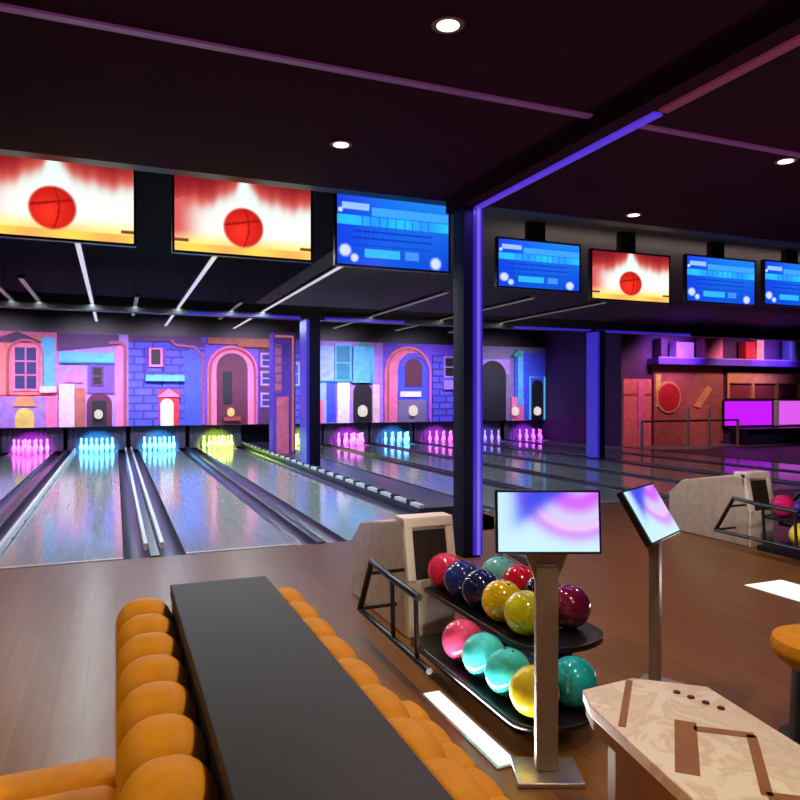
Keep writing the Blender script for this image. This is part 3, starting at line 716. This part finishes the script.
# ------------------------------------------------------------------ marble table and stool
t = thing('marble_table', 'cream marble table with brown wood inlay lines at the lower right', 'table', (0, 0, 0))
TOP = [(1.02, .35), (1.255, 1.63), (1.30, 1.725), (1.50, 1.74), (1.665, 1.6), (1.44, .3)]
MB().prism(TOP, .585, .62).build('tabletop', 'marble', t, bevel=.004)
def shrink(P, k):
    cx = sum(p[0] for p in P)/len(P); cy = sum(p[1] for p in P)/len(P); return [(cx+(x-cx)*k, cy+(y-cy)*k) for x, y in P]
MB().prism(shrink(TOP, .975), .55, .585).build('apron', 'wood', t)
MB().prism(shrink(TOP, .8), .0, .55).build('pedestal', 'wood', t)
def bar(m, a, c, w):
    dx, dy = c[0]-a[0], c[1]-a[1]; l = sqrt(dx*dx+dy*dy); nx, ny = -dy/l*w/2, dx/l*w/2
    m.prism([(a[0]+nx, a[1]+ny), (c[0]+nx, c[1]+ny), (c[0]-nx, c[1]-ny), (a[0]-nx, a[1]-ny)], .62, .6215)
for a, c, w in (((1.475, 1.725), (1.25, 1.49), .02), ((1.43, 1.45), (1.235, 1.245), .055), ((1.42, 1.41), (1.535, 1.32), .03), ((1.53, 1.325), (1.33, 1.11), .025), ((1.33, 1.11), (1.48, 1.0), .03), ((1.5, 1.0), (1.2, .7), .04)):
    q = MB(); bar(q, a, c, w); q.build('inlay_line', 'inlay', t)
for k in range(4):
    MB().lathe([(.011, .6215), (.009, .6255)], 1.545+.012*k, 1.6-.043*k, -.0, 12).build('stud', 'darkred', t)
t = thing('round_stool', 'mustard round stool on a black pedestal at the right edge', 'stool', (2.83, 2.06, 0))
MB().lathe([(.19, .0), (.19, .02), (.15, .03), (.14, .3), (.14, .32), (.13, .33)], n=28).build('pedestal', 'blackplastic', t, smooth=True)
MB().lathe([(.11, .33), (.17, .345), (.215, .385), (.225, .42), (.215, .455), (.18, .47), (.01, .478)], n=32).build('seat', 'orange', t, smooth=True)

# ------------------------------------------------------------------ bar side, right background
BY = 17.
def bpanel(name, label, cat, x0, x1, z0, z1, m, d=.08, y=BY, group='panels on the bar wall'):
    o = MB().box(x0, x1, y-d, y, z0, z1).build(name, m); return tag(o, label, cat, group)
t = thing('wall_panel', 'salmon pink lit wall panel left of the red sign', 'wall panel', (14.6, BY, 0), 0, 'panels on the bar wall')
MB().box(-.38, .68, -.1, 0, 0, 2.05).build('board', 'p_salmon', t); MB().box(.15, .4, -.13, -.1, 0, 2.0).build('pink_stripe', 'p_pink', t); MB().box(-.38, .68, -.12, -.1, 1.55, 1.62).build('cornice', 'p_rust', t)
t = thing('wall_panel', 'dusky red wall panel behind the round red sign', 'wall panel', (17.0, BY, 0), 0, 'panels on the bar wall')
MB().box(-1.6, 1.25, -.08, 0, 0, 2.5).build('board', 'p_rust', t); MB().box(-1.55, -1.35, -.11, -.08, 1.2, 2.2).build('yellow_strip', 'p_yellow', t)
MB().prism_y([(.0, 1.2), (.25, 1.15), (.75, 1.75), (.55, 1.9)], -.12, -.08).build('diagonal_stripe', 'p_orange', t)
t = thing('round_sign', 'round red sign with orange rim on the bar wall', 'sign', (15.95, BY-.09, 1.5))
MB().lathe([(.5, -.04), (.5, .04)], n=28).build('rim', 'p_orange', t).rotation_euler = (pi/2, 0, 0)
o = MB().lathe([(.42, -.06), (.42, .06)], n=28).build('face', 'p_red', t); o.rotation_euler = (pi/2, 0, 0)
t = thing('mezzanine_ledge', 'purple ledge above the bar with pipes and boxes on it', 'ledge', (19.5, BY, 2.5))
MB().box(-4.3, 6.2, -.5, -.005, 0, .18).build('deck', 'p_violet', t); MB().box(-4.3, 6.2, -.52, -.48, .18, .22).build('lip', 'p_lavender', t)
for n_, lab, x0, x1, z0, z1, m in (('display_box', 'pink lit box on the purple ledge', 17.1, 17.9, 2.69, 3.35, 'p_pink'), ('display_box', 'dark red box on the purple ledge', 18.9, 19.3, 2.69, 3.3, 'p_red'),
                                   ('display_box', 'tall orange box on the purple ledge', 19.38, 19.7, 2.69, 3.5, 'p_orange'), ('display_box', 'pale cyan box on the purple ledge at the right edge', 20.9, 21.7, 2.69, 3.4, 'p_ice'),
                                   ('display_box', 'lavender box on the purple ledge, left of the pink box', 16.0, 16.7, 2.69, 3.2, 'p_lavender'), ('display_box', 'narrow mauve box at the left end of the ledge', 15.4, 15.65, 2.69, 3.3, 'p_plum')):
    o = MB().box(x0, x1, BY-.4, BY-.08, z0, z1).build(n_, m, bevel=.02); tag(o, lab, 'box', 'boxes on the ledge')
t = thing('arched_shelf', 'orange arched shelf above the magenta screen', 'shelf', (19.9, BY, 1.45), 0)
b = MB(); b.box(-1.5, 1.9, -.12, 0, .5, .85)
for k in range(4): b.box(-1.5+k*1.1, -1.4+k*1.1, -.12, 0, 0, .5)
b.build('arcade', 'p_orange', t); MB().box(-1.4, 1.8, -.04, 0, 0, .5).build('recess', 'p_brown', t)
t = thing('video_wall', 'magenta glowing screen above the dark bar counter', 'screen', (19.5, BY-.1, .95), 0)
MB().box(-1.3, .9, -.05, .0, -.42, .45).build('frame', 'black', t); MB().box(-1.25, .85, -.06, -.05, -.38, .41).build('screen', 'magenta', t)
t = thing('video_wall', 'pinkish violet glowing screen at the right edge, beside the magenta one', 'screen', (21.5, BY-.1, .95), 0)
MB().box(-1.0, 1.6, -.05, .0, -.42, .45).build('frame', 'p_white', t); MB().box(-.8, 1.5, -.06, -.05, -.38, .41).build('screen', 'pinkscreen', t)
t = thing('bar_counter', 'long dark navy bar counter under the magenta screen', 'counter', (18.2, 15.9, 0))
MB().box(0, 7.4, 0, .7, 0, .44).build('body', 'pit', t); MB().box(-.05, 7.45, -.05, .75, .44, .5).build('worktop', 'black', t, bevel=.01)
t = thing('railing', 'thin dark railing with pale posts in front of the bar wall', 'railing', (14.3, 16.2, 0))
MB().tube([(0, 0, .78), (3.8, 0, .78)], .03, 8).build('handrail', 'black', t)
for x in (.0, 1.75, 2.6, 3.8): MB().tube([(x, 0, 0), (x, 0, 1.15 if .5 < x < 3 else .78)], .045, 8).build('post', 'steel', t)
light('SPOT', (15.2, 14.6, 3.7), 330, (1, .42, .6), .2, target=(15.4, 17, 1.2), spot=1.3)
light('SPOT', (18.5, 14.6, 3.7), 300, (1, .55, .6), .2, target=(18.6, 17, 1.6), spot=1.3)
light('AREA', (20, 15.8, 3.7), 30, (.4, .2, 1), 1.5, target=(20, 17, 3.1)).data.spread = 1.
light('AREA', (16, 15.8, 3.7), 30, (.5, .2, 1), 1.5, target=(16, 17, 3.1)).data.spread = 1.

# room light: violet from the LED beam strip, then an added ceiling wash
light('AREA', (3.13, 4.6, 3.25), 14, (.3, .15, 1), .1, size_y=2.2)
light('AREA', (9, 8.3, 3.3), 34, (1, .85, .8), 8, target=(9, 9.3, 3.85), size_y=.2)  # unseen light added to brighten the right ceiling behind the screens

# ------------------------------------------------------------------ world and view
w = bpy.data.worlds.new('world'); SC.world = w; w.use_nodes = True
w.node_tree.nodes['Background'].inputs['Color'].default_value = (.02, .012, .03, 1)
vs = SC.view_settings; vs.view_transform = 'Standard'; vs.look = 'None'; vs.gamma = 1; vs.exposure = 0; vs.use_curve_mapping = False
SC.display_settings.display_device = 'sRGB'
